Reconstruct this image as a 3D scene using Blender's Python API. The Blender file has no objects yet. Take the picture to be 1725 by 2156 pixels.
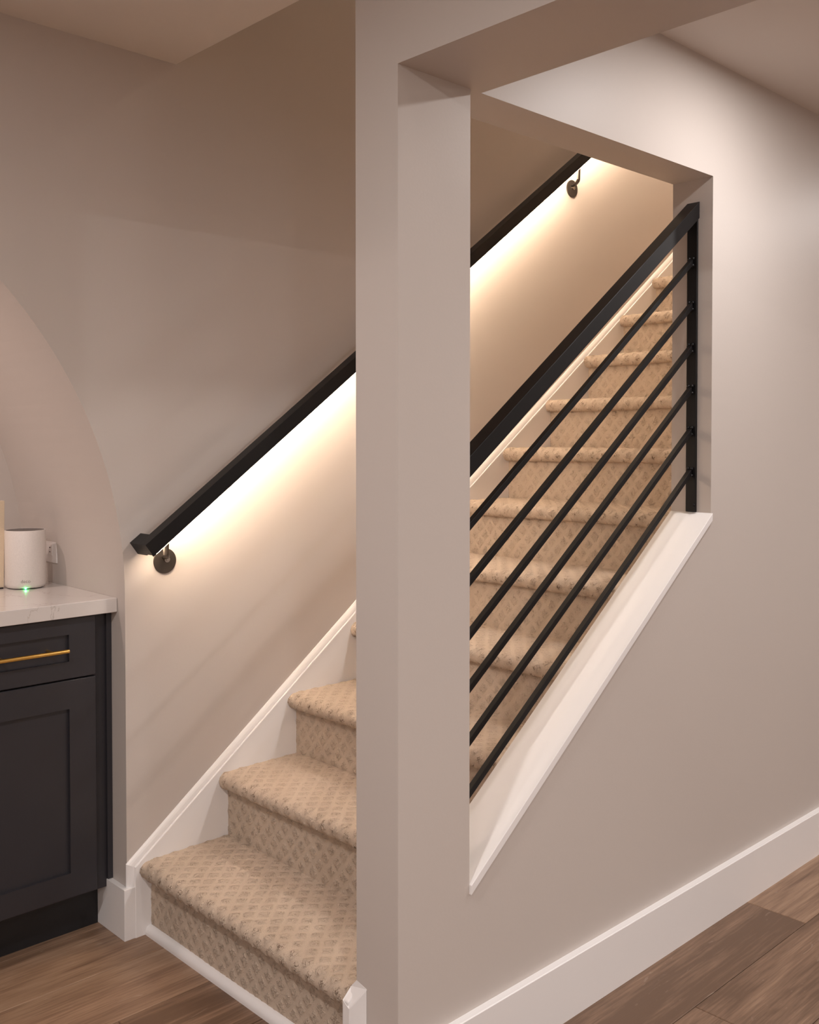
import bpy, bmesh, math, random
import numpy as np
from mathutils import Vector, Matrix

random.seed(7)
scene = bpy.context.scene
COL = scene.collection

# ------------------------------------------------------------------ camera
F_PX, YAW, PITCH, SHY = 2096.5, 0.8065, 0.0227, -106.36
CAM = Vector((-1.9711, -2.4410, 1.3444))
cam_data = bpy.data.cameras.new('camera')
cam = bpy.data.objects.new('camera', cam_data)
COL.objects.link(cam)
fw = Vector((math.cos(YAW) * math.cos(PITCH), math.sin(YAW) * math.cos(PITCH), -math.sin(PITCH)))
rt = Vector((math.sin(YAW), -math.cos(YAW), 0))
upv = rt.cross(fw)
m = Matrix((rt, upv, -fw)).transposed().to_4x4()
m.translation = CAM
cam.matrix_world = m
cam_data.sensor_fit = 'HORIZONTAL'
cam_data.sensor_width = 36.0
cam_data.lens = F_PX / 1725 * 36.0
cam_data.shift_y = SHY / 1725
cam_data.clip_start = 0.05
scene.camera = cam

# ------------------------------------------------------------------ exposure and world
vs = scene.view_settings
vs.view_transform = 'Standard'
vs.look = 'None'
vs.gamma = 1.0
vs.use_curve_mapping = False
vs.exposure = 0.0
world = bpy.data.worlds.new('world')
scene.world = world
world.use_nodes = True
world.node_tree.nodes['Background'].inputs[0].default_value = (0.9, 0.85, 0.8, 1)
world.node_tree.nodes['Background'].inputs[1].default_value = 0.0
scene.cycles.max_bounces = 7
scene.cycles.diffuse_bounces = 5
scene.cycles.glossy_bounces = 3

# ------------------------------------------------------------------ room lamps (recessed ceiling cans) and added fill lamps
HC = 2.3749
CAN_COL = (1.0, 0.95, 0.925)
def down_lamp(x, y, power, spread=180, size=0.12, col=CAN_COL, z=HC - 0.012):
    d = bpy.data.lights.new('can_and_fill_light', 'AREA')
    d.shape = 'DISK'; d.size = size; d.energy = power; d.color = col
    d.spread = math.radians(spread)
    o = bpy.data.objects.new('can_and_fill_light', d)
    COL.objects.link(o)
    o.location = (x, y, z)
    return o
down_lamp(0.45, -1.55, 11)
down_lamp(2.40, -1.60, 12)
down_lamp(-2.04, -1.42, 21)
down_lamp(-3.9, -1.42, 17)  # unseen, added to the row as fill
for lx, ly in ((-3.9, -3.3), (-2.04, -3.3), (0.45, -3.3), (2.4, -3.3), (-2.9, -4.7), (-0.8, -4.7), (1.4, -4.7)):
    down_lamp(lx, ly, 19)  # unseen lamps added to raise the ambient light
WARM = (1.0, 0.80, 0.61)
down_lamp(2.3, -0.46, 24, col=WARM, z=4.688)                          # added warm fill over the upper stairs, for bounce under the beam
down_lamp(-1.5, 0.33, 5.8, size=0.07, col=(1.0, 0.79, 0.71), z=2.02)  # added lamp in the niche crown, brightens the side of the arch
LED_STRENGTH = 46.0
LED_COL = (1.0, 0.765, 0.55)

# ------------------------------------------------------------------ measured levels
YO, YI = -1.0366, -0.9126          # outer / inner face of the half wall
XP0, XP1, XP2 = -0.6559, -0.4511, 0.527
HO = 2.0635                        # underside of beam and opening head
XB, XC, XA = -0.4181, -0.522, -0.6847
TOP = 4.7                          # upper ceiling of the stairwell
N0X, N0Z, RUN, RISE = -0.6534, 0.1761, 0.2481, 0.1851
ROOM_X0, ROOM_X1, ROOM_Y0 = -5.2, 4.2, -5.2
NICHE = 0.65

# ------------------------------------------------------------------ materials
def new_mat(name):
    mt = bpy.data.materials.new(name)
    mt.use_nodes = True
    nt = mt.node_tree
    return mt, nt, nt.nodes['Principled BSDF']
def N(nt, kind, **kw):
    n = nt.nodes.new(kind)
    for k, v in kw.items():
        if k.startswith('i_'):
            n.inputs[k[2:].replace('_', ' ')].default_value = v
        else:
            setattr(n, k, v)
    return n
def link(nt, a, b): nt.links.new(a, b)
def math_node(nt, op, a, b=None, c=None):
    n = nt.nodes.new('ShaderNodeMath'); n.operation = op
    for i, v in enumerate((a, b, c)):
        if v is None: continue
        if isinstance(v, (int, float)): n.inputs[i].default_value = v
        else: nt.links.new(v, n.inputs[i])
    return n.outputs[0]
def ramp(nt, fac, stops):
    r = nt.nodes.new('ShaderNodeValToRGB')
    e = r.color_ramp.elements
    while len(e) < len(stops): e.new(0.5)
    for i, (p, c) in enumerate(stops):
        e[i].position = p; e[i].color = (*c, 1)
    nt.links.new(fac, r.inputs[0])
    return r.outputs[0]

def paint(name, col, rough, bump_scale=220, bump=0.03, var=0.03, spec=0.5):
    mt, nt, b = new_mat(name)
    tc = N(nt, 'ShaderNodeTexCoord')
    geo = N(nt, 'ShaderNodeNewGeometry')
    n1 = N(nt, 'ShaderNodeTexNoise', i_Scale=1.3, i_Detail=1.0)
    link(nt, geo.outputs['Position'], n1.inputs['Vector'])
    c = ramp(nt, n1.outputs['Fac'], [(0.3, tuple(v * (1 - var) for v in col)), (0.7, tuple(v * (1 + var) for v in col))])
    link(nt, c, b.inputs['Base Color'])
    b.inputs['Roughness'].default_value = rough
    b.inputs['Specular IOR Level'].default_value = spec
    if bump < 0.03: return mt
    n2 = N(nt, 'ShaderNodeTexNoise', i_Scale=bump_scale, i_Detail=1.0)
    link(nt, geo.outputs['Position'], n2.inputs['Vector'])
    bp = N(nt, 'ShaderNodeBump', i_Strength=bump, i_Distance=0.002)
    link(nt, n2.outputs['Fac'], bp.inputs['Height'])
    link(nt, bp.outputs[0], b.inputs['Normal'])
    return mt

M_WALL = paint('greige_wall_paint', (0.575, 0.522, 0.485), 0.46, 160, 0.05, 0.012, 0.35)
M_CEIL = paint('flat_ceiling_paint', (0.74, 0.69, 0.65), 0.9, 160, 0.0, 0.012)
M_TRIM = paint('white_trim_paint', (0.85, 0.828, 0.82), 0.34, 60, 0.02, 0.01)
M_CAB = paint('charcoal_cabinet_paint', (0.030, 0.029, 0.035), 0.38, 150, 0.02, 0.05)
M_TOE = paint('black_toe_kick_paint', (0.010, 0.010, 0.012), 0.5, 150, 0.02, 0.05)

def metal_black():
    mt, nt, b = new_mat('black_powder_coated_steel')
    geo = N(nt, 'ShaderNodeNewGeometry')
    n = N(nt, 'ShaderNodeTexNoise', i_Scale=900.0, i_Detail=2.0)
    link(nt, geo.outputs['Position'], n.inputs['Vector'])
    bp = N(nt, 'ShaderNodeBump', i_Strength=0.08, i_Distance=0.0006)
    link(nt, n.outputs['Fac'], bp.inputs['Height']); link(nt, bp.outputs[0], b.inputs['Normal'])
    b.inputs['Base Color'].default_value = (0.006, 0.0055, 0.006, 1)
    b.inputs['Roughness'].default_value = 0.4
    b.inputs['Specular IOR Level'].default_value = 0.28
    return mt
M_BLACK = metal_black()
def simple(name, col, rough, metallic=0.0, emit=None, strength=0.0):
    mt, nt, b = new_mat(name)
    geo = N(nt, 'ShaderNodeNewGeometry')
    n = N(nt, 'ShaderNodeTexNoise', i_Scale=300.0, i_Detail=2.0)
    link(nt, geo.outputs['Position'], n.inputs['Vector'])
    c = ramp(nt, n.outputs['Fac'], [(0.2, tuple(v * 0.94 for v in col)), (0.8, tuple(min(1, v * 1.04) for v in col))])
    link(nt, c, b.inputs['Base Color'])
    b.inputs['Roughness'].default_value = rough
    b.inputs['Metallic'].default_value = metallic
    if emit:
        b.inputs['Emission Color'].default_value = (*emit, 1)
        b.inputs['Emission Strength'].default_value = strength
    return mt
M_STEEL = simple('bronze_nickel_bracket', (0.085, 0.073, 0.064), 0.36, 0.8)
M_SCREW = simple('bright_screw_head', (0.45, 0.40, 0.35), 0.25, 1.0)
M_BRASS = simple('satin_brass', (0.80, 0.50, 0.14), 0.28, 1.0)
M_PLASTIC = simple('white_matte_plastic', (0.74, 0.69, 0.655), 0.5)
M_DEVTOP = simple('dark_gloss_plastic', (0.02, 0.016, 0.018), 0.25)
M_PRINT = simple('grey_print', (0.30, 0.27, 0.25), 0.5)
M_OUTLET = simple('white_outlet_plastic', (0.78, 0.74, 0.72), 0.35)
M_SLOT = simple('outlet_slot', (0.04, 0.03, 0.03), 0.6)
M_CREAM = simple('cream_board', (0.72, 0.58, 0.42), 0.6)
M_LED = simple('warm_led_diffuser', (0.8, 0.7, 0.6), 0.5, 0.0, LED_COL, LED_STRENGTH)
M_GREEN = simple('green_status_light', (0.1, 0.6, 0.2), 0.4, 0.0, (0.05, 1.0, 0.22), 60.0)

def quartz():
    mt, nt, b = new_mat('white_veined_quartz')
    geo = N(nt, 'ShaderNodeNewGeometry')
    w = N(nt, 'ShaderNodeTexNoise', i_Scale=3.2, i_Detail=6.0, i_Roughness=0.6, i_Distortion=1.2)
    link(nt, geo.outputs['Position'], w.inputs['Vector'])
    v = math_node(nt, 'ABSOLUTE', math_node(nt, 'SUBTRACT', w.outputs['Fac'], 0.5))
    c = ramp(nt, v, [(0.0, (0.56, 0.51, 0.48)), (0.008, (0.70, 0.66, 0.635)), (1.0, (0.73, 0.69, 0.665))])
    link(nt, c, b.inputs['Base Color'])
    b.inputs['Roughness'].default_value = 0.12
    return mt
M_QUARTZ = quartz()

def wood():
    mt, nt, b = new_mat('oak_vinyl_plank')
    tc = N(nt, 'ShaderNodeTexCoord')
    oi = N(nt, 'ShaderNodeObjectInfo')
    off = N(nt, 'ShaderNodeVectorMath', operation='MULTIPLY')
    cmb = N(nt, 'ShaderNodeCombineXYZ')
    for k in ('X', 'Y', 'Z'): link(nt, oi.outputs['Random'], cmb.inputs[k])
    link(nt, cmb.outputs[0], off.inputs[0]); off.inputs[1].default_value = (37.0, 19.0, 11.0)
    add = N(nt, 'ShaderNodeVectorMath', operation='ADD')
    link(nt, tc.outputs['Object'], add.inputs[0]); link(nt, off.outputs[0], add.inputs[1])
    def stretched(sx, sy, scale, detail, dist=0.0, rough=0.6):
        mp = N(nt, 'ShaderNodeMapping'); mp.inputs['Scale'].default_value = (sx, sy, 1)
        link(nt, add.outputs[0], mp.inputs['Vector'])
        n = N(nt, 'ShaderNodeTexNoise', i_Scale=scale, i_Detail=detail, i_Distortion=dist, i_Roughness=rough)
        link(nt, mp.outputs[0], n.inputs['Vector'])
        return n.outputs['Fac']
    g1 = stretched(1.0, 9.0, 1.6, 5.0, 0.6)
    g2 = stretched(3.0, 70.0, 2.2, 4.0, 0.3)
    g3 = stretched(7.0, 30.0, 1.5, 3.0, 1.5)
    mixv = math_node(nt, 'ADD', math_node(nt, 'MULTIPLY', g1, 0.62), math_node(nt, 'MULTIPLY', g2, 0.38))
    sepc = N(nt, 'ShaderNodeSeparateColor'); link(nt, oi.outputs['Color'], sepc.inputs[0])
    tone = math_node(nt, 'ADD', mixv, math_node(nt, 'SUBTRACT', sepc.outputs[0], 0.5))
    tone = math_node(nt, 'MULTIPLY_ADD', math_node(nt, 'SUBTRACT', tone, 0.5), 1.35, 0.5)
    c = ramp(nt, tone, [(0.30, (0.135, 0.077, 0.046)), (0.46, (0.22, 0.132, 0.083)), (0.58, (0.30, 0.188, 0.12)), (0.74, (0.39, 0.26, 0.175))])
    # pale limed scratches in the grain
    sc = ramp(nt, g3, [(0.66, (0, 0, 0)), (0.72, (1, 1, 1))])
    mx = N(nt, 'ShaderNodeMix', data_type='RGBA')
    link(nt, math_node(nt, 'MULTIPLY', sc, 0.35), mx.inputs['Factor'])
    link(nt, c, mx.inputs['A']); mx.inputs['B'].default_value = (0.42, 0.32, 0.25, 1)
    link(nt, mx.outputs['Result'], b.inputs['Base Color'])
    b.inputs['Roughness'].default_value = 0.45
    bp = N(nt, 'ShaderNodeBump', i_Strength=0.25, i_Distance=0.0012)
    link(nt, g2, bp.inputs['Height']); link(nt, bp.outputs[0], b.inputs['Normal'])
    return mt
M_WOOD = wood()

PX, PY = 0.055, 0.0485        # diamond pattern repeat of the carpet (metres along the run, across the flight)
def carpet():
    mt, nt, b = new_mat('beige_patterned_loop_carpet')
    uv = N(nt, 'ShaderNodeUVMap'); uv.uv_map = 'carpet'
    oi = N(nt, 'ShaderNodeObjectInfo')
    jit = N(nt, 'ShaderNodeTexNoise', i_Scale=45.0, i_Detail=2.0)
    link(nt, uv.outputs[0], jit.inputs['Vector'])
    sep = N(nt, 'ShaderNodeSeparateXYZ'); link(nt, uv.outputs[0], sep.inputs[0])
    s = math_node(nt, 'DIVIDE', sep.outputs[0], PX); y = math_node(nt, 'DIVIDE', sep.outputs[1], PY)
    w = math_node(nt, 'MULTIPLY', math_node(nt, 'SUBTRACT', jit.outputs['Fac'], 0.5), 0.45)
    p = math_node(nt, 'ADD', math_node(nt, 'ADD', s, y), w); q = math_node(nt, 'ADD', math_node(nt, 'SUBTRACT', s, y), w)
    def tri(v):  # 0 at the cell border, 1 in the cell centre
        f = math_node(nt, 'FRACT', v)
        return math_node(nt, 'SUBTRACT', 1.0, math_node(nt, 'ABSOLUTE', math_node(nt, 'MULTIPLY_ADD', f, 2.0, -1.0)))
    cell = math_node(nt, 'MINIMUM', tri(p), tri(q))
    mr = N(nt, 'ShaderNodeMapRange', interpolation_type='SMOOTHSTEP')
    mr.inputs['From Min'].default_value = 0.20; mr.inputs['From Max'].default_value = 0.58
    link(nt, cell, mr.inputs['Value'])
    inside = mr.outputs['Result']
    # loops: rows of little yarn loops inside each diamond, cut pile between
    rows = math_node(nt, 'SINE', math_node(nt, 'MULTIPLY', p, 2 * math.pi * 2.0))
    vor = N(nt, 'ShaderNodeTexVoronoi', i_Scale=330.0); link(nt, uv.outputs[0], vor.inputs['Vector'])
    fine = N(nt, 'ShaderNodeTexNoise', i_Scale=420.0, i_Detail=3.0, i_Roughness=0.7); link(nt, uv.outputs[0], fine.inputs['Vector'])
    med = N(nt, 'ShaderNodeTexNoise', i_Scale=150.0, i_Detail=3.0, i_Roughness=0.6); link(nt, uv.outputs[0], med.inputs['Vector'])
    loop = math_node(nt, 'ADD', math_node(nt, 'MULTIPLY', rows, 0.30), math_node(nt, 'MULTIPLY', med.outputs['Fac'], 1.3))
    hgt = math_node(nt, 'ADD', math_node(nt, 'MULTIPLY', math_node(nt, 'MULTIPLY', loop, inside), 1.0),
                    math_node(nt, 'MULTIPLY', fine.outputs['Fac'], 0.55))
    bp = N(nt, 'ShaderNodeBump', i_Strength=0.8, i_Distance=0.0045)
    link(nt, hgt, bp.inputs['Height']); link(nt, bp.outputs[0], b.inputs['Normal'])
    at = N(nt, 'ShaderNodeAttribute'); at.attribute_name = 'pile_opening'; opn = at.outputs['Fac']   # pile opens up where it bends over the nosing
    # yarn colour: slight heather, and shade in the pile gaps painted as dark squiggles between the loops
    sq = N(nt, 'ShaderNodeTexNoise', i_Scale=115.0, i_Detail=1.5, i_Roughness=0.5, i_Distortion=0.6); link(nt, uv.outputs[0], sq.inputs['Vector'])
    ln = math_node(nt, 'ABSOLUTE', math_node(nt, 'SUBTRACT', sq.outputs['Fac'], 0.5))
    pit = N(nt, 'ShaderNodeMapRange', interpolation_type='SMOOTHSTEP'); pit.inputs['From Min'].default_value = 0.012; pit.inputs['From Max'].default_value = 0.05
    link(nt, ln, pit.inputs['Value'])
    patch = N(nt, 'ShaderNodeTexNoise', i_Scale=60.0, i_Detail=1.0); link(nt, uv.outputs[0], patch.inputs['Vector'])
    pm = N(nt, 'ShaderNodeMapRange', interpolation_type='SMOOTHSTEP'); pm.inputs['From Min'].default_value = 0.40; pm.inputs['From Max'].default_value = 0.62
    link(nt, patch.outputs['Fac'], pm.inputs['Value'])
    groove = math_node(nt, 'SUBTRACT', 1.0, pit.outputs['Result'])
    pit_shade = math_node(nt, 'MULTIPLY', math_node(nt, 'MULTIPLY', groove, pm.outputs['Result']), math_node(nt, 'MULTIPLY_ADD', inside, math_node(nt, 'MULTIPLY_ADD', opn, 0.45, 0.40), math_node(nt, 'MULTIPLY_ADD', opn, 0.18, 0.07)))
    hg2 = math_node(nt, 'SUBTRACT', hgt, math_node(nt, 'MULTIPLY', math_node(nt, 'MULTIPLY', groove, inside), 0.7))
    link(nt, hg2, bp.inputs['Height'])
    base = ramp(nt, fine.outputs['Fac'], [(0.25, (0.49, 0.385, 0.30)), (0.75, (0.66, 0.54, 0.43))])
    mx = N(nt, 'ShaderNodeMix', data_type='RGBA'); link(nt, pit_shade, mx.inputs['Factor'])
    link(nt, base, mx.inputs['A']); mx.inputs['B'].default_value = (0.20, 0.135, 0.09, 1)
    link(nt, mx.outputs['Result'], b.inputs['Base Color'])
    b.inputs['Roughness'].default_value = 1.0
    b.inputs['Specular IOR Level'].default_value = 0.08
    try:
        b.inputs['Sheen Weight'].default_value = 0.25; b.inputs['Sheen Roughness'].default_value = 0.6
        b.inputs['Sheen Tint'].default_value = (0.9, 0.78, 0.66, 1)
    except Exception: pass
    return mt
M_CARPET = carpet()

# ------------------------------------------------------------------ mesh helpers
class MB:
    def __init__(self): self.v = []; self.f = []
    def quad(self, *pts):
        i = len(self.v); self.v += [tuple(p) for p in pts]; self.f.append(tuple(range(i, i + len(pts))))
        return self
    def box(self, x0, x1, y0, y1, z0, z1):
        i = len(self.v)
        self.v += [(x0, y0, z0), (x1, y0, z0), (x1, y1, z0), (x0, y1, z0), (x0, y0, z1), (x1, y0, z1), (x1, y1, z1), (x0, y1, z1)]
        for f in ((0, 3, 2, 1), (4, 5, 6, 7), (0, 1, 5, 4), (1, 2, 6, 5), (2, 3, 7, 6), (3, 0, 4, 7)):
            self.f.append(tuple(i + k for k in f))
        return self
    def prism_y(self, xz, y0, y1):
        """outline in x,z extruded from y0 to y1"""
        n = len(xz); i = len(self.v)
        self.v += [(x, y0, z) for x, z in xz] + [(x, y1, z) for x, z in xz]
        self.f.append(tuple(i + k for k in range(n))); self.f.append(tuple(i + n + k for k in reversed(range(n))))
        for k in range(n):
            a, c = i + k, i + (k + 1) % n
            self.f.append((a, a + n, c + n, c))
        return self
    def loft(self, rings, closed=True, caps=True):
        i = len(self.v); n = len(rings[0])
        for r in rings: self.v += [tuple(p) for p in r]
        for a in range(len(rings) - 1):
            for k in range(n if closed else n - 1):
                p = i + a * n + k; q = i + a * n + (k + 1) % n
                self.f.append((p, q, q + n, p + n))
        if caps and closed:
            self.f.append(tuple(i + k for k in reversed(range(n))))
            self.f.append(tuple(i + (len(rings) - 1) * n + k for k in range(n)))
        return self
    def cyl(self, a, b, r, seg=20, r2=None):
        a = Vector(a); b = Vector(b); d = (b - a).normalized()
        u = d.orthogonal().normalized(); w = d.cross(u)
        rings = []
        for c, rr in ((a, r), (b, r if r2 is None else r2)):
            rings.append([c + (u * math.cos(t) + w * math.sin(t)) * rr for t in [2 * math.pi * k / seg for k in range(seg)]])
        return self.loft(rings)
    def lathe(self, prof, cx, cy, seg=64, caps=True):
        rings = [[(cx + r * math.cos(2 * math.pi * k / seg), cy + r * math.sin(2 * math.pi * k / seg), z) for k in range(seg)] for r, z in prof]
        return self.loft(rings, caps=caps)
    def build(self, name, mat, parent=None, bevel=0.0, seg=2, smooth=False, angle=35, label=None):
        me = bpy.data.meshes.new(name)
        me.from_pydata(self.v, [], self.f)
        bm = bmesh.new(); bm.from_mesh(me)
        bmesh.ops.recalc_face_normals(bm, faces=bm.faces)
        bm.to_mesh(me); bm.free()
        me.materials.append(mat)
        o = bpy.data.objects.new(name, me)
        COL.objects.link(o)
        if bevel:
            bv = o.modifiers.new('bevel', 'BEVEL'); bv.width = bevel; bv.segments = seg; bv.limit_method = 'ANGLE'
            bv.angle_limit = math.radians(30); bv.harden_normals = False
        if smooth:
            for p in me.polygons: p.use_smooth = True
            try: me.set_sharp_from_angle(angle=math.radians(angle))
            except Exception: pass
        if parent: set_parent(o, parent)
        if label: o['label'] = label
        return o
def world_of(o):
    return (world_of(o.parent) @ o.matrix_parent_inverse if o.parent else Matrix.Identity(4)) @ o.matrix_basis
def set_parent(o, p):
    o.parent = p
    o.matrix_parent_inverse = world_of(p).inverted()
def struct(o):
    o['kind'] = 'structure'; return o
def tag(o, label, cat, group=None):
    o['label'] = label; o['category'] = cat
    if group: o['group'] = group
    return o
def thing(name, loc, label, cat, group=None):
    o = bpy.data.objects.new(name, None); COL.objects.link(o)
    o.location = loc; o.empty_display_size = 0.1
    return tag(o, label, cat, group)

# ------------------------------------------------------------------ room shell
def sill_z(x): return 1.14 + 0.746 * (x - XP2)
SILL_T = 0.0205

# floor: sub-floor with one object for each plank
fl = struct(MB().box(ROOM_X0, ROOM_X1, ROOM_Y0, NICHE, -0.06, -0.0045).build('floor', M_TOE))
PW, PL = 0.223, 1.52
plank_cache = {}
def plank(x0, x1, y0, tone=0.5):
    key = round(x1 - x0, 3)
    if key not in plank_cache:
        mb = MB(); L = x1 - x0; g = 0.0007; c = 0.0018
        ring = lambda dz, ins: [(g + ins, g + ins, dz), (L - g - ins, g + ins, dz), (L - g - ins, PW - g - ins, dz), (g + ins, PW - g - ins, dz)]
        mb.loft([ring(-0.0045, 0), ring(-0.0012, 0), ring(0.0, c)])
        o = mb.build('plank', M_WOOD)
        plank_cache[key] = o.data
    else:
        o = bpy.data.objects.new('plank', plank_cache[key]); COL.objects.link(o)
    o.location = (x0, y0, 0)
    o.parent = fl
    o.color = (tone, 0.5, 0.5, 1)
    return o
row = 0
for k in range(-22, 3):
    y0 = -0.336 + k * PW
    start = 0.717 - PL * 10 if k == -4 else -PL * 10 + (k * 0.583 % 1.0) * PL
    xs = [x for x in [start + i * PL for i in range(24)] if ROOM_X0 < x < ROOM_X1]
    cuts = [ROOM_X0] + xs + [ROOM_X1]
    for a, c in zip(cuts[:-1], cuts[1:]):
        if c - a < 0.02: continue
        tone = 0.45 + random.uniform(-0.09, 0.09)
        if k in (0, 1) and c > -1.0 and a < -0.6: tone = 0.545
        if k == -1 and a < -0.6: tone = 0.40
        if k == -4 and a < 0.6: tone = 0.37
        if k == -4 and abs(a - 0.717) < 0.01: tone = 0.50
        if k in (-5, -6): tone = 0.41
        plank(a, c, y0, tone)

# left stair wall with the arched niche cut into it
ARX, ARR, ARZ = -1.86, 1.175, 0.92
mb = MB()
mb.quad((XA, 0, 0), (ROOM_X1, 0, 0), (ROOM_X1, 0, TOP), (XA, 0, TOP))
xl = 2 * ARX - XA
mb.quad((ROOM_X0, 0, 0), (xl, 0, 0), (xl, 0, TOP), (ROOM_X0, 0, TOP))
arc = [(ARX + (XA - ARX) * math.cos(math.pi * t / 96), ARZ + ARR * math.sin(math.pi * t / 96)) for t in range(97)]
for (x0, z0), (x1, z1) in zip(arc[:-1], arc[1:]):
    mb.quad((x0, 0, z0), (x1, 0, z1), (x1, 0, TOP), (x0, 0, TOP))
i0 = len(mb.v)
path = [(XA, 0.0)] + arc + [(xl, 0.0)]
for (x0, z0), (x1, z1) in zip(path[:-1], path[1:]):
    mb.quad((x0, 0, z0), (x1, 0, z1), (x1, NICHE, z1), (x0, NICHE, z0))
wl = struct(mb.build('wall_left', M_WALL, smooth=True, angle=20))
struct(MB().box(ROOM_X0, XA + 0.05, NICHE, NICHE + 0.1, 0, 2.4).build('wall_niche', M_WALL))

# half wall along the open side of the stairs, with the sloped opening
mb = MB()
def wall_slab(xz): mb.prism_y(xz, YO, YI)
wall_slab([(XP0, 0), (XP1, 0), (XP1, TOP), (XP0, TOP)])
wall_slab([(XP1, HO), (XP2, HO), (XP2, TOP), (XP1, TOP)])
wall_slab([(XP1, 0), (XP2, 0), (XP2, sill_z(XP2) - SILL_T), (XP1, sill_z(XP1) - SILL_T)])
wall_slab([(XP2, 0), (ROOM_X1, 0), (ROOM_X1, TOP), (XP2, TOP)])
struct(mb.build('wall_right', M_WALL))
struct(MB().box(XP0, XB, ROOM_Y0, YO, HO, HC).build('ceiling_beam', M_WALL))
# ceilings
mb = MB()
mb.box(ROOM_X0, XP0, ROOM_Y0, YI, HC, HC + 0.3)
mb.box(XP0, ROOM_X1, ROOM_Y0, YO, HC, HC + 0.3)
mb.box(ROOM_X0, XC, YI, 0, HC, HC + 0.3)
struct(mb.build('ceiling', M_CEIL))
struct(MB().box(XC - 0.12, XC, YI, 0, HC + 0.3, TOP).build('wall_stairwell', M_WALL))
struct(MB().box(XC - 0.12, ROOM_X1, YO, 0, TOP, TOP + 0.1).build('ceiling_upper', M_CEIL))
# far walls of the room, behind the camera and past the frame
struct(MB().box(ROOM_X0 - 0.1, ROOM_X0, ROOM_Y0, NICHE, 0, HC).build('wall_front', M_WALL))
struct(MB().box(ROOM_X0, ROOM_X1, ROOM_Y0 - 0.1, ROOM_Y0, 0, HC).build('wall_back', M_WALL))
struct(MB().box(ROOM_X1, ROOM_X1 + 0.1, ROOM_Y0, 0, 0, TOP).build('wall_end', M_WALL))

# baseboards
BH, BT = 0.139, 0.0155
mb = MB()
def base_ring(x, y_wall, sgn=-1):
    return [(x, y_wall, 0), (x, y_wall + sgn * BT, 0), (x, y_wall + sgn * BT, BH - 0.002), (x, y_wall + sgn * (BT - 0.002), BH), (x, y_wall, BH)]
BT = 0.018; BH = 0.141
mb.loft([base_ring(XP0 - BT, YO), base_ring(ROOM_X1, YO)])
mb.box(XP0 - BT, XP0, YO, -0.947, 0, BH)
struct(mb.build('baseboard_right', M_TRIM))
BT = 0.0155; BH = 0.139
mb = MB()
# runs out of the niche along its side and turns the corner onto the stair wall
plan = [(XA, 0.14), (XA - BT, 0.14), (XA - BT, -BT), (-0.6665, -BT), (-0.6665, 0.0), (XA, 0.0)]
mb.loft([[(x, y, 0) for x, y in plan], [(x, y, BH) for x, y in plan]])
struct(mb.build('baseboard_left', M_TRIM, bevel=0.0012))

# ------------------------------------------------------------------ stair skirt boards
def skirt(name, wall_y, sgn, path, z_start, depth=0.9):
    """sloped skirt board with a moulded top edge that turns down at the foot of the flight"""
    prof = [(0.0, 0.0), (0.0, 0.0025), (0.004, 0.0065), (0.009, 0.0096), (0.0145, 0.0115), (0.019, 0.0122), (0.0196, 0.0152), (0.0212, 0.0165)]
    y = lambda t: wall_y + sgn * t
    x0 = path[0][0]
    segs = []
    for (xa, za), (xb, zb) in zip(path[:-1], path[1:]):
        sl = (zb - za) / (xb - xa); segs.append((xa, za, sl, math.cos(math.atan(sl))))
    def zt(seg, x, d): return seg[1] + seg[2] * (x - seg[0]) - d / seg[3]
    stations = []
    stations.append(lambda d: (x0 + d, z_start))
    stations.append(lambda d: (x0 + d, zt(segs[0], x0 + d, d)))
    for k in range(1, len(path) - 1):
        stations.append(lambda d, k=k: (path[k][0], zt(segs[k - 1], path[k][0], d)))
    stations.append(lambda d: (path[-1][0], zt(segs[-1], path[-1][0], d)))
    mb = MB()
    rings = [[(st(d)[0], y(t), st(d)[1]) for d, t in prof] for st in stations]
    mb.loft(rings, closed=False)
    D, T = prof[-1]
    inner = [st(D) for st in stations]
    fx0 = inner[0][0]
    low = [(px, pz - depth) if px > fx0 + 0.01 else (px, 0.0) for px, pz in inner]
    # flat board under the moulding
    outline = [(x0, 0.0), (x0, z_start)] if z_start > 0 else []
    for a, c in zip(range(1, len(inner) - 1), range(2, len(inner))):
        za = max(0.0, inner[a][1] - depth); zc = max(0.0, inner[c][1] - depth)
        mb.quad((inner[a][0], y(T), za), (inner[c][0], y(T), zc), (inner[c][0], y(T), inner[c][1]), (inner[a][0], y(T), inner[a][1]))
    mb.quad((fx0, y(T), 0), (fx0 + 1e-4, y(T), 0), (fx0 + 1e-4, y(T), inner[1][1]), (fx0, y(T), inner[1][1]))
    # foot end
    mb.quad((x0, wall_y, 0), (x0, wall_y, z_start), (fx0, y(T), z_start), (fx0, y(T), 0)) if z_start > 0 else None
    return struct(mb.build(name, M_TRIM))
SK = [(-0.688, 0.202), (0.25, 0.9155), (0.667, 1.203), (3.6, 3.34)]
skirt('trim_1', 0.0, -1, SK, BH)
SKR = [(-0.679, 0.199), (0.25, 0.906), (0.667, 1.195), (3.6, 3.33)]
mb = MB()
lower = [(3.6, 2.6), (0.667, 0.4), (-0.2, 0.0), (-0.679, 0.0)]
mb.prism_y(SKR + lower, YI, YI + 0.0165)
struct(mb.build('trim_2', M_TRIM, bevel=0.0035, seg=3))
# moulded block that turns the skirt onto the front of the post
mb = MB()
foot = [(-0.6795, -0.8955, 0.199), (-0.6795, -0.9165, 0.187), (-0.6585, -0.9445, 0.229), (XP0, -0.9445, 0.231), (XP0, YI, 0.238), (XP0, -0.8955, 0.219)]
mb.loft([[(x, y, 0.0) for x, y, z in foot], [(x, y, z) for x, y, z in foot]])
struct(mb.build('trim_3', M_TRIM, bevel=0.0015))
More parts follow.
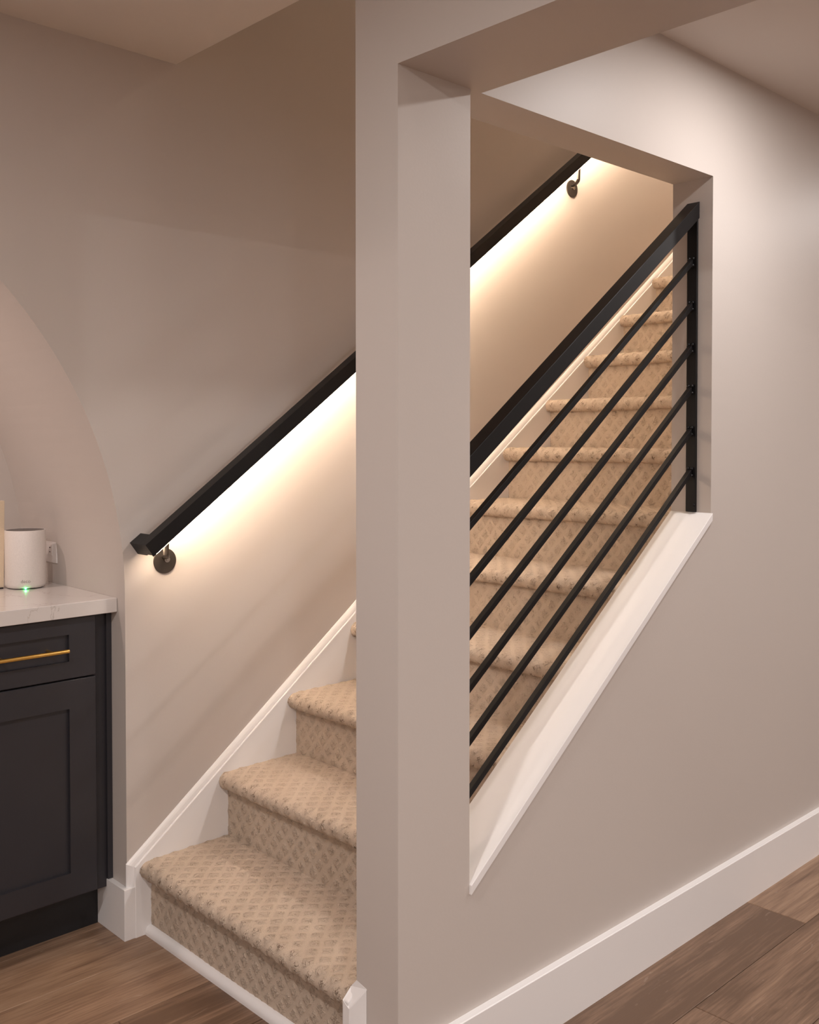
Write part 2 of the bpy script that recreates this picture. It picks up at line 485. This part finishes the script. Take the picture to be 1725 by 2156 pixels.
# white sloped ledge in the opening
mb = MB()
a, c = XP1, XP2
mb.prism_y([(a, sill_z(a) - SILL_T), (c, sill_z(c) - SILL_T), (c, sill_z(c)), (a, sill_z(a))], YO - 0.0065, YI + 0.002)
struct(mb.build('trim_4', M_TRIM, bevel=0.001))
# shoe moulding under the first riser
mb = MB()
RX = N0X + 0.031
prof = [(RX, 0.0), (RX - 0.018, 0.0), (RX - 0.018, 0.006)] + [(RX - 0.018 * math.cos(t), 0.006 + 0.018 * math.sin(t)) for t in [math.pi / 2 * k / 6 for k in range(1, 7)]]
mb.prism_y(prof, -0.0166, YI + 0.0166)
struct(mb.build('trim_5', M_TRIM, smooth=True, angle=50))

# ------------------------------------------------------------------ carpeted stairs
ST = thing('staircase', (N0X, -0.46, 0), 'flight of stairs covered in beige diamond pattern carpet', 'stairs')
NR = 0.0225
NOSE_TOP = 0.0235          # tread surface above the middle of the nosing
Y0, Y1 = -0.0168, YI + 0.0168
def pattern_height(s, y):
    p = s / PX + y / PY; q = s / PX - y / PY
    tri = lambda v: 1 - np.abs(2 * (v - np.floor(v)) - 1)
    cell = np.minimum(tri(p), tri(q))
    t = np.clip((cell - 0.22) / 0.4, 0, 1); t = t * t * (3 - 2 * t)
    return t
def carpet_mesh(name, prof, s0, step=0.0042, amp=0.0020, seed=1):
    """prof: list of (x, z) ; resampled, displaced along its normal with the woven relief"""
    prof = np.array(prof, float)
    seg = np.hypot(*np.diff(prof, axis=0).T); L = np.concatenate([[0], np.cumsum(seg)])
    ns = max(2, int(L[-1] / step)); ss = np.linspace(0, L[-1], ns + 1)
    x = np.interp(ss, L, prof[:, 0]); z = np.interp(ss, L, prof[:, 1])
    tx = np.gradient(x); tz = np.gradient(z); ln = np.hypot(tx, tz); nx, nz = -tz / ln, tx / ln
    nyy = int((Y0 - Y1) / step); yy = np.linspace(Y0, Y1, nyy + 1)
    S, Y = np.meshgrid(ss + s0, yy, indexing='ij')
    rng = np.random.default_rng(seed)
    h = pattern_height(S, Y) * amp
    h = h + rng.normal(0, 0.00035, h.shape)
    fade = np.clip(np.minimum(S - s0, ss[-1] + s0 - S) / 0.008, 0, 1)
    h = h * fade + 0.0
    wav = 0.0012 * np.sin(Y * 9.0 + seed) * fade
    h = h + wav
    V = np.stack([x[:, None] + nx[:, None] * h, Y, z[:, None] + nz[:, None] * h], -1).reshape(-1, 3)
    n1 = nyy + 1
    i = np.arange(ns)[:, None] * n1 + np.arange(nyy)[None, :]
    Fq = np.stack([i, i + 1, i + n1 + 1, i + n1], -1).reshape(-1, 4)
    me = bpy.data.meshes.new(name)
    me.vertices.add(len(V)); me.vertices.foreach_set('co', V.ravel())
    me.loops.add(Fq.size); me.loops.foreach_set('vertex_index', Fq.ravel())
    me.polygons.add(len(Fq)); me.polygons.foreach_set('loop_start', np.arange(0, Fq.size, 4)); me.polygons.foreach_set('loop_total', np.full(len(Fq), 4))
    me.polygons.foreach_set('use_smooth', np.ones(len(Fq), bool))
    me.update(calc_edges=True)
    uvl = me.uv_layers.new(name='carpet')
    UV = np.stack([S.ravel(), Y.ravel()], -1)[Fq.ravel()]
    uvl.data.foreach_set('uv', UV.ravel())
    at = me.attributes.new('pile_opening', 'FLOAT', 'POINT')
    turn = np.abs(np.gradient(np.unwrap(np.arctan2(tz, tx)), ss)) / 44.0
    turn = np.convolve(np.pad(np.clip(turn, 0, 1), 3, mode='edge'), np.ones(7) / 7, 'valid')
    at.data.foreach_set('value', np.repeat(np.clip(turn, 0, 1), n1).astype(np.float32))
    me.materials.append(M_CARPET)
    me.validate()
    return me
# local profiles, origin at the nosing front / middle height
xr = 0.031                                                  # riser face behind nosing front
riser_prof = [(xr, -(RISE - NOSE_TOP) - 0.002), (xr, -NR + 0.002)]
riser0_prof = [(xr, -N0Z + 0.004), (xr, -NR + 0.002)]
tread_prof = [(xr + 0.004, -NR)] + [(NR - NR * math.sin(t), -NR * math.cos(t)) for t in np.linspace(0, math.pi, 15)] + [(NR + 0.03, NOSE_TOP), (xr + RUN + 0.002, NOSE_TOP)]
variants = []
for vv in range(2):
    s0 = 0.3 * vv
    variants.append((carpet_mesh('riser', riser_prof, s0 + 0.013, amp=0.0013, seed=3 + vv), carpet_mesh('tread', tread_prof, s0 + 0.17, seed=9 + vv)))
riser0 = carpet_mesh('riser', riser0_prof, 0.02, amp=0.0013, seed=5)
NSTEP = 14
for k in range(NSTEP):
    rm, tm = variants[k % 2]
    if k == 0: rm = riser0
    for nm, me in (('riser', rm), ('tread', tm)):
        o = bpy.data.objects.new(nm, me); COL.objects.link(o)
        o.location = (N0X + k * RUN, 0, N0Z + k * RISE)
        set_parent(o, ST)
# upper landing
xe = N0X + NSTEP * RUN
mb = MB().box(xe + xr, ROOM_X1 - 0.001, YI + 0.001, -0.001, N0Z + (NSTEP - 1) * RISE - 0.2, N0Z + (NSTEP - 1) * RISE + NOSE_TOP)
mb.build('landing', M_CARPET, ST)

# ------------------------------------------------------------------ lit wall handrail
SL = 0.735; TH = math.atan(SL); RV = 0.049
def rail_top(x): return 1.066 + SL * (x + 0.67)
HR = thing('handrail', (-0.66, -0.066, 1.0), 'black square handrail on the left stair wall with glowing strip underneath', 'handrail')
yA, yB = -0.085, -0.047
ex, ez = math.cos(TH), math.sin(TH)             # along the rail
px, pz = ez, -ez * 0 - ex                        # down, square to the rail
px, pz = math.sin(TH), -math.cos(TH)
HP = RV * math.cos(TH)                           # depth of the section square to the rail
x1r = 2.9
start = Vector((-0.67, 0, 1.066))
def sect(t):                                      # section square to the rail at distance t
    c = start + Vector((ex, 0, ez)) * t
    d = Vector((px, 0, pz)) * HP
    return c, c + d
L = (x1r + 0.67) / ex
mb = MB()
c0, c1 = sect(0.0); e0, e1 = sect(L)
groove = 0.004
def P(c, y): return (c.x, y, c.z)
# hollow channel: top, two cheeks with the strip recessed between them
gd = Vector((px, 0, pz)) * (HP - groove)
gi = 0.004
ring = lambda c: [P(c, yA), P(c, yB), P(c + Vector((px, 0, pz)) * HP, yB), P(c + Vector((px, 0, pz)) * HP, yB - gi), P(c + gd, yB - gi), P(c + gd, yA + gi), P(c + Vector((px, 0, pz)) * HP, yA + gi), P(c + Vector((px, 0, pz)) * HP, yA)]
cs = sect(0.0)[0]
mb.loft([ring(cs), ring(e0)])
mb.build('rail', M_BLACK, HR)
mb = MB()
def r4(t0, t1, ya, yb):
    a0, a1 = sect(t0); b0, b1 = sect(t1)
    return [[P(a0, ya), P(b0, ya), P(b1, ya), P(a1, ya)], [P(a0, yb), P(b0, yb), P(b1, yb), P(a1, yb)]]
mb.loft(r4(0.0, 0.0399, yB + 0.0002, 0.0))
mb.build('wall_return', M_BLACK, HR)
mb = MB()
dl = Vector((px, 0, pz))
lring = lambda c: [P(c + dl * (HP - groove + 0.0004), yA + gi + 0.0004), P(c + dl * (HP - groove + 0.0004), yB - gi - 0.0004), P(c + dl * (HP + 0.0022), yB - gi - 0.0004), P(c + dl * (HP + 0.0022), yA + gi + 0.0004)]
mb.loft([lring(sect(0.012)[0]), lring(sect(L - 0.01)[0])])
mb.build('light_strip', M_LED, HR, label='glowing warm white light strip under the rail')
def bracket(x, z):
    pts = MB(); pts.cyl((x, 0.0, z), (x, -0.0045, z), 0.0345, 48)
    ro = pts.build('bracket', M_STEEL, HR, bevel=0.001, label='dark bronze round wall bracket')
    sc = MB(); sc.cyl((x + 0.004, -0.0045, z + 0.004), (x + 0.004, -0.009, z + 0.004), 0.0085, 24); sc.cyl((x + 0.004, -0.009, z + 0.004), (x + 0.004, -0.0105, z + 0.004), 0.0045, 6)
    sc.build('screw', M_SCREW, ro, smooth=True, angle=40)
    # arm: leaves the disc, bends up to the underside of the rail
    arm = MB()
    xm = x - 0.026; zt = rail_top(xm) - RV
    path = [Vector((x - 0.002, -0.004, z + 0.010)), Vector((x - 0.005, -0.016, z + 0.011)), Vector((x - 0.012, -0.032, z + 0.014)), Vector((x - 0.020, -0.045, z + 0.018)), Vector((xm, -0.053, z + 0.024)), Vector((xm, -0.055, zt - 0.003))]
    rings = []
    for j, c in enumerate(path):
        d = (path[min(j + 1, len(path) - 1)] - path[max(j - 1, 0)]).normalized()
        u = Vector((1, 0, 0)); u = (u - d * u.dot(d)).normalized(); w = d.cross(u)
        rings.append([c + u * math.cos(t) * 0.0085 + w * math.sin(t) * 0.005 for t in [2 * math.pi * q / 12 for q in range(12)]])
    arm.loft(rings)
    arm.build('arm', M_STEEL, ro, smooth=True)
    pl = MB()
    pc = [Vector((xm, 0, zt)) + dl * 0.0023 + Vector((ex, 0, ez)) * t for t in (-0.018, 0.018)]
    pl.loft([[P(pc[0], -0.075), P(pc[1], -0.075), P(pc[1] + dl * 0.003, -0.075), P(pc[0] + dl * 0.003, -0.075)], [P(pc[0], -0.057), P(pc[1], -0.057), P(pc[1] + dl * 0.003, -0.057), P(pc[0] + dl * 0.003, -0.057)]])
    pl.build('saddle', M_STEEL, ro)
bracket(-0.566, 1.009)
bracket(1.267, 2.343)

# ------------------------------------------------------------------ black guard railing in the opening
GR = thing('guard_railing', (XP1, -0.977, sill_z(XP1)), 'black metal guard railing with six sloping bars above the white ledge', 'railing')
gs = 0.743
def grt(x): return 1.307 + gs * (x + 0.408)
mb = MB(); a, c = XP1 + 0.0005, XP2 - 0.0005
mb.prism_y([(a, grt(a) - 0.046), (c, grt(c) - 0.046), (c, grt(c)), (a, grt(a))], -0.997, -0.958)
mb.build('top_rail', M_BLACK, GR, bevel=0.0012)
PT = 0.0075
for xa_, xb_ in ((XP2 - PT, XP2 - 0.0005), (XP1 + 0.0005, XP1 + PT)):
    mb = MB()
    zb = sill_z(xa_) + (0.006 if xa_ > 0 else 0.012); ztp = grt(xa_) - 0.046
    mb.box(xa_, xb_, -0.994, -0.962, zb, ztp + 0.003)
    mb.build('end_plate', M_BLACK, GR, bevel=0.002)
zb_at = [1.8075, 1.6865, 1.5695, 1.4545, 1.3385, 1.2245]
bs = 0.748; hb = 0.0068; hv = hb / math.cos(math.atan(bs))
def weld(x, y, z, r, parent, seed):
    rnd = random.Random(seed); bm = bmesh.new()
    bmesh.ops.create_icosphere(bm, subdivisions=2, radius=r)
    for v in bm.verts: v.co *= 1 + rnd.uniform(-0.18, 0.18)
    me = bpy.data.meshes.new('weld'); bm.to_mesh(me); bm.free()
    for p in me.polygons: p.use_smooth = True
    me.materials.append(M_BLACK)
    o = bpy.data.objects.new('weld', me); COL.objects.link(o); o.location = (x, y, z); set_parent(o, parent); return o
for j, zc_ in enumerate(zb_at):
    a, c = XP1 + PT - 0.001, XP2 - PT - 0.004
    f = lambda x: zc_ + bs * (x - 0.48)
    mb = MB(); mb.prism_y([(a, f(a) - hv), (c, f(c) - hv), (c, f(c) + hv), (a, f(a) + hv)], -0.977 - hb, -0.977 + hb)
    br = mb.build('bar', M_BLACK, GR, bevel=0.0008)
    for n_, (dy, dz) in enumerate(((-0.006, 0.010), (0.006, 0.010), (-0.005, -0.009))):
        weld(XP2 - PT - 0.003, -0.977 + dy, f(c) + dz, 0.0046, br, j * 7 + n_)
sc = MB(); zz = sill_z(XP2) + 0.020
sc.cyl((XP2 - PT, -0.988, zz), (XP2 - PT - 0.004, -0.988, zz), 0.0045, 12, 0.003)
sc.build('screw', M_BLACK, GR, smooth=True, angle=50)

# ------------------------------------------------------------------ base cabinet
YD = 0.065                       # door faces
CB = thing('base_cabinet', (-0.925, 0.3, 0), 'charcoal shaker base cabinet with one drawer and one door in the arched niche', 'cabinet')
cx0, cx1 = -1.1135, -0.736
MB().box(cx0, cx1, YD + 0.0205, NICHE - 0.01, 0.118, 0.875).build('carcass', M_CAB, CB)
MB().box(cx1, -0.6965, YD + 0.0205, YD + 0.04, 0.118, 0.875).build('filler_panel', M_CAB, CB, bevel=0.0008)
MB().box(-0.7003, XA - 0.0006, YD + 0.0115, YD + 0.0200, 0.141, 0.875).build('scribe_strip', M_CAB, CB, bevel=0.0008)
MB().box(cx0, -0.7003 - 0.001, 0.137, 0.15, 0.0, 0.117).build('toe_kick', M_TOE, CB)
def shaker(name, x0, x1, z0, z1, wl_, wr_, wb_, wt_):
    y0, y1, yr = YD, YD + 0.0195, YD + 0.010
    mb = MB()
    O = [(x0, z0), (x1, z0), (x1, z1), (x0, z1)]; I = [(x0 + wl_, z0 + wb_), (x1 - wr_, z0 + wb_), (x1 - wr_, z1 - wt_), (x0 + wl_, z1 - wt_)]
    rg = lambda pts, y: [(x, y, z) for x, z in pts]
    e = 0.0018
    O2 = [(x0 + e, z0 + e), (x1 - e, z0 + e), (x1 - e, z1 - e), (x0 + e, z1 - e)]
    mb.loft([rg(O, y1), rg(O, y0 + e), rg(O2, y0), rg(I, y0), rg(I, yr)])
    return mb.build(name, M_CAB, CB)
dr = shaker('drawer_front', cx0 + 0.0015, cx1 - 0.0005, 0.7115, 0.8725, 0.075, 0.075, 0.046, 0.044)
do = shaker('door', cx0 + 0.0015, cx1 - 0.0005, 0.128, 0.7075, 0.075, 0.075, 0.066, 0.076)
hx = -0.930; hz = 0.792; hy = 0.034
mb = MB(); mb.cyl((hx - 0.104, hy, hz), (hx + 0.104, hy, hz), 0.0053, 20)
for sx in (-0.064, 0.064): mb.cyl((hx + sx, hy, hz), (hx + sx, YD + 0.0102, hz), 0.0036, 16)
mb.build('handle', M_BRASS, dr, smooth=True, angle=40, label='satin brass bar handle')
# quartz top
ct = MB().box(-1.9, XA - 0.0006, 0.043, NICHE - 0.0006, 0.8765, 0.915).build('countertop', M_QUARTZ, bevel=0.0018)
tag(ct, 'white veined quartz countertop in the arched niche', 'countertop')

# ------------------------------------------------------------------ things on and above the counter
RC = Vector((-0.784, 0.405, 0.915)); RR = 0.0565
RT = thing('wifi_router', RC, 'white cylindrical wireless router with green light on the countertop', 'router')
mb = MB(); h = 0.167
mb.lathe([(RR - 0.010, 0.9165), (RR - 0.005, 0.918), (RR - 0.0015, 0.922), (RR, 0.928), (RR, 0.915 + h - 0.002), (RR - 0.001, 0.915 + h), (RR - 0.0035, 0.915 + h), (RR - 0.0045, 0.915 + h - 0.003)], RC.x, RC.y, caps=False)
mb.build('body', M_PLASTIC, RT, smooth=True, angle=50)
mb = MB(); mb.lathe([(RR - 0.0036, 0.915 + h - 0.010), (RR - 0.0036, 0.915 + h - 0.0003), (RR - 0.014, 0.915 + h - 0.0008), (0.012, 0.915 + h - 0.0015)], RC.x, RC.y)
mb.build('top_grille', M_DEVTOP, RT, smooth=True, angle=50)
mb = MB(); mb.lathe([(RR - 0.012, 0.9151), (RR - 0.009, 0.9166)], RC.x, RC.y)
mb.build('foot_ring', M_DEVTOP, RT, smooth=True, angle=50)
face = math.atan2(CAM.y - RC.y, CAM.x - RC.x)
def on_cyl(ang, r, z): return (RC.x + r * math.cos(ang), RC.y + r * math.sin(ang), z)
for q in range(-4, 9):
    a = face + q * 0.062
    rr = RR - 0.0065
    mb = MB(); c = Vector(on_cyl(a, rr, 0.9184)); t = Vector((-math.sin(a), math.cos(a), 0)); n_ = Vector((math.cos(a), math.sin(a), 0))
    w_, d_, h_ = 0.0011, 0.0012, 0.0011
    pts = [c + t * sx * w_ + n_ * 0.0006 + Vector((0, 0, sz * h_)) for sx, sz in ((-1, -1), (1, -1), (1, 1), (-1, 1))]
    mb.loft([pts, [p_ + n_ * d_ for p_ in pts]])
    if q == 0: continue
    mb.build('vent_slot', M_DEVTOP, RT)
mb = MB(); a = face
c = Vector(on_cyl(a, RR - 0.0045, 0.9188)); t = Vector((-math.sin(a), math.cos(a), 0)); n_ = Vector((math.cos(a), math.sin(a), 0))
pts = [c + t * sx * 0.0022 + Vector((0, 0, sz * 0.0016)) for sx, sz in ((-1, -1), (1, -1), (1, 1), (-1, 1))]
mb.loft([pts, [p_ + n_ * 0.0022 for p_ in pts]])
mb.build('status_light', M_GREEN, RT, label='glowing green status light')
# printed name, wrapped on the shell
cu = bpy.data.curves.new('lettering', 'FONT'); cu.body = 'deco'; cu.size = 0.0135; cu.align_x = 'CENTER'; cu.extrude = 0.0
to = bpy.data.objects.new('lettering_tmp', cu); COL.objects.link(to)
dg = bpy.context.evaluated_depsgraph_get()
me = bpy.data.meshes.new_from_object(to.evaluated_get(dg))
bpy.data.objects.remove(to)
for v in me.vertices:
    ang = face + (v.co.x) / RR
    v.co = Vector(on_cyl(ang, RR + 0.0002, 0.9345 + v.co.y))
me.materials.clear(); me.materials.append(M_PRINT); me.name = 'lettering'
lo = bpy.data.objects.new('lettering', me); COL.objects.link(lo); set_parent(lo, RT)

# outlet on the niche side
OU = thing('wall_outlet', (XA, 0.465, 1.013), 'white horizontal wall outlet behind the router', 'outlet')
MB().box(XA - 0.006, XA - 0.0005, 0.407, 0.523, 0.975, 1.052).build('cover_plate', M_OUTLET, OU, bevel=0.002)
rc = MB().box(XA - 0.0075, XA - 0.006, 0.432, 0.498, 0.996, 1.031).build('receptacle', M_OUTLET, OU, bevel=0.0006)
for zz in (1.007, 1.020):
    for yy in (0.447, 0.482):
        MB().box(XA - 0.0079, XA - 0.0075, yy - 0.004, yy + 0.004, zz - 0.0012, zz + 0.0012).build('slot', M_SLOT, rc)
# cable from router up to the outlet
CBL = MB()
path = [Vector((-0.742, 0.45, 0.94)), Vector((-0.728, 0.462, 0.935)), Vector((-0.712, 0.470, 0.95)), Vector((-0.704, 0.474, 0.975)), Vector((-0.700, 0.476, 1.0)), Vector((XA - 0.0079, 0.478, 1.0135))]
rings = []
for j, c in enumerate(path):
    d = (path[min(j + 1, len(path) - 1)] - path[max(j - 1, 0)]).normalized(); u = d.orthogonal().normalized(); w = d.cross(u)
    rings.append([c + (u * math.cos(t) + w * math.sin(t)) * 0.0024 for t in [2 * math.pi * q / 10 for q in range(10)]])
CBL.loft(rings); CBL.build('power_cord', M_PLASTIC, RT, smooth=True)
# cream board standing at the left edge
BD = thing('display_board', (-0.94, 0.43, 0.915), 'cream upright board beside the router at the picture edge', 'board')
mb = MB(); mb.box(-0.100, 0.099, -0.010, 0.010, 0.004, 0.252); o = mb.build('panel', M_CREAM, BD, bevel=0.001)
o.matrix_parent_inverse = Matrix.Identity(4)
mb = MB(); mb.box(-0.096, 0.096, -0.014, 0.014, 0.0, 0.004); o = mb.build('foot', M_DEVTOP, BD)
o.matrix_parent_inverse = Matrix.Identity(4)
BD.rotation_euler = (0, math.radians(1.1), 0)
BD.location.z = 0.9168
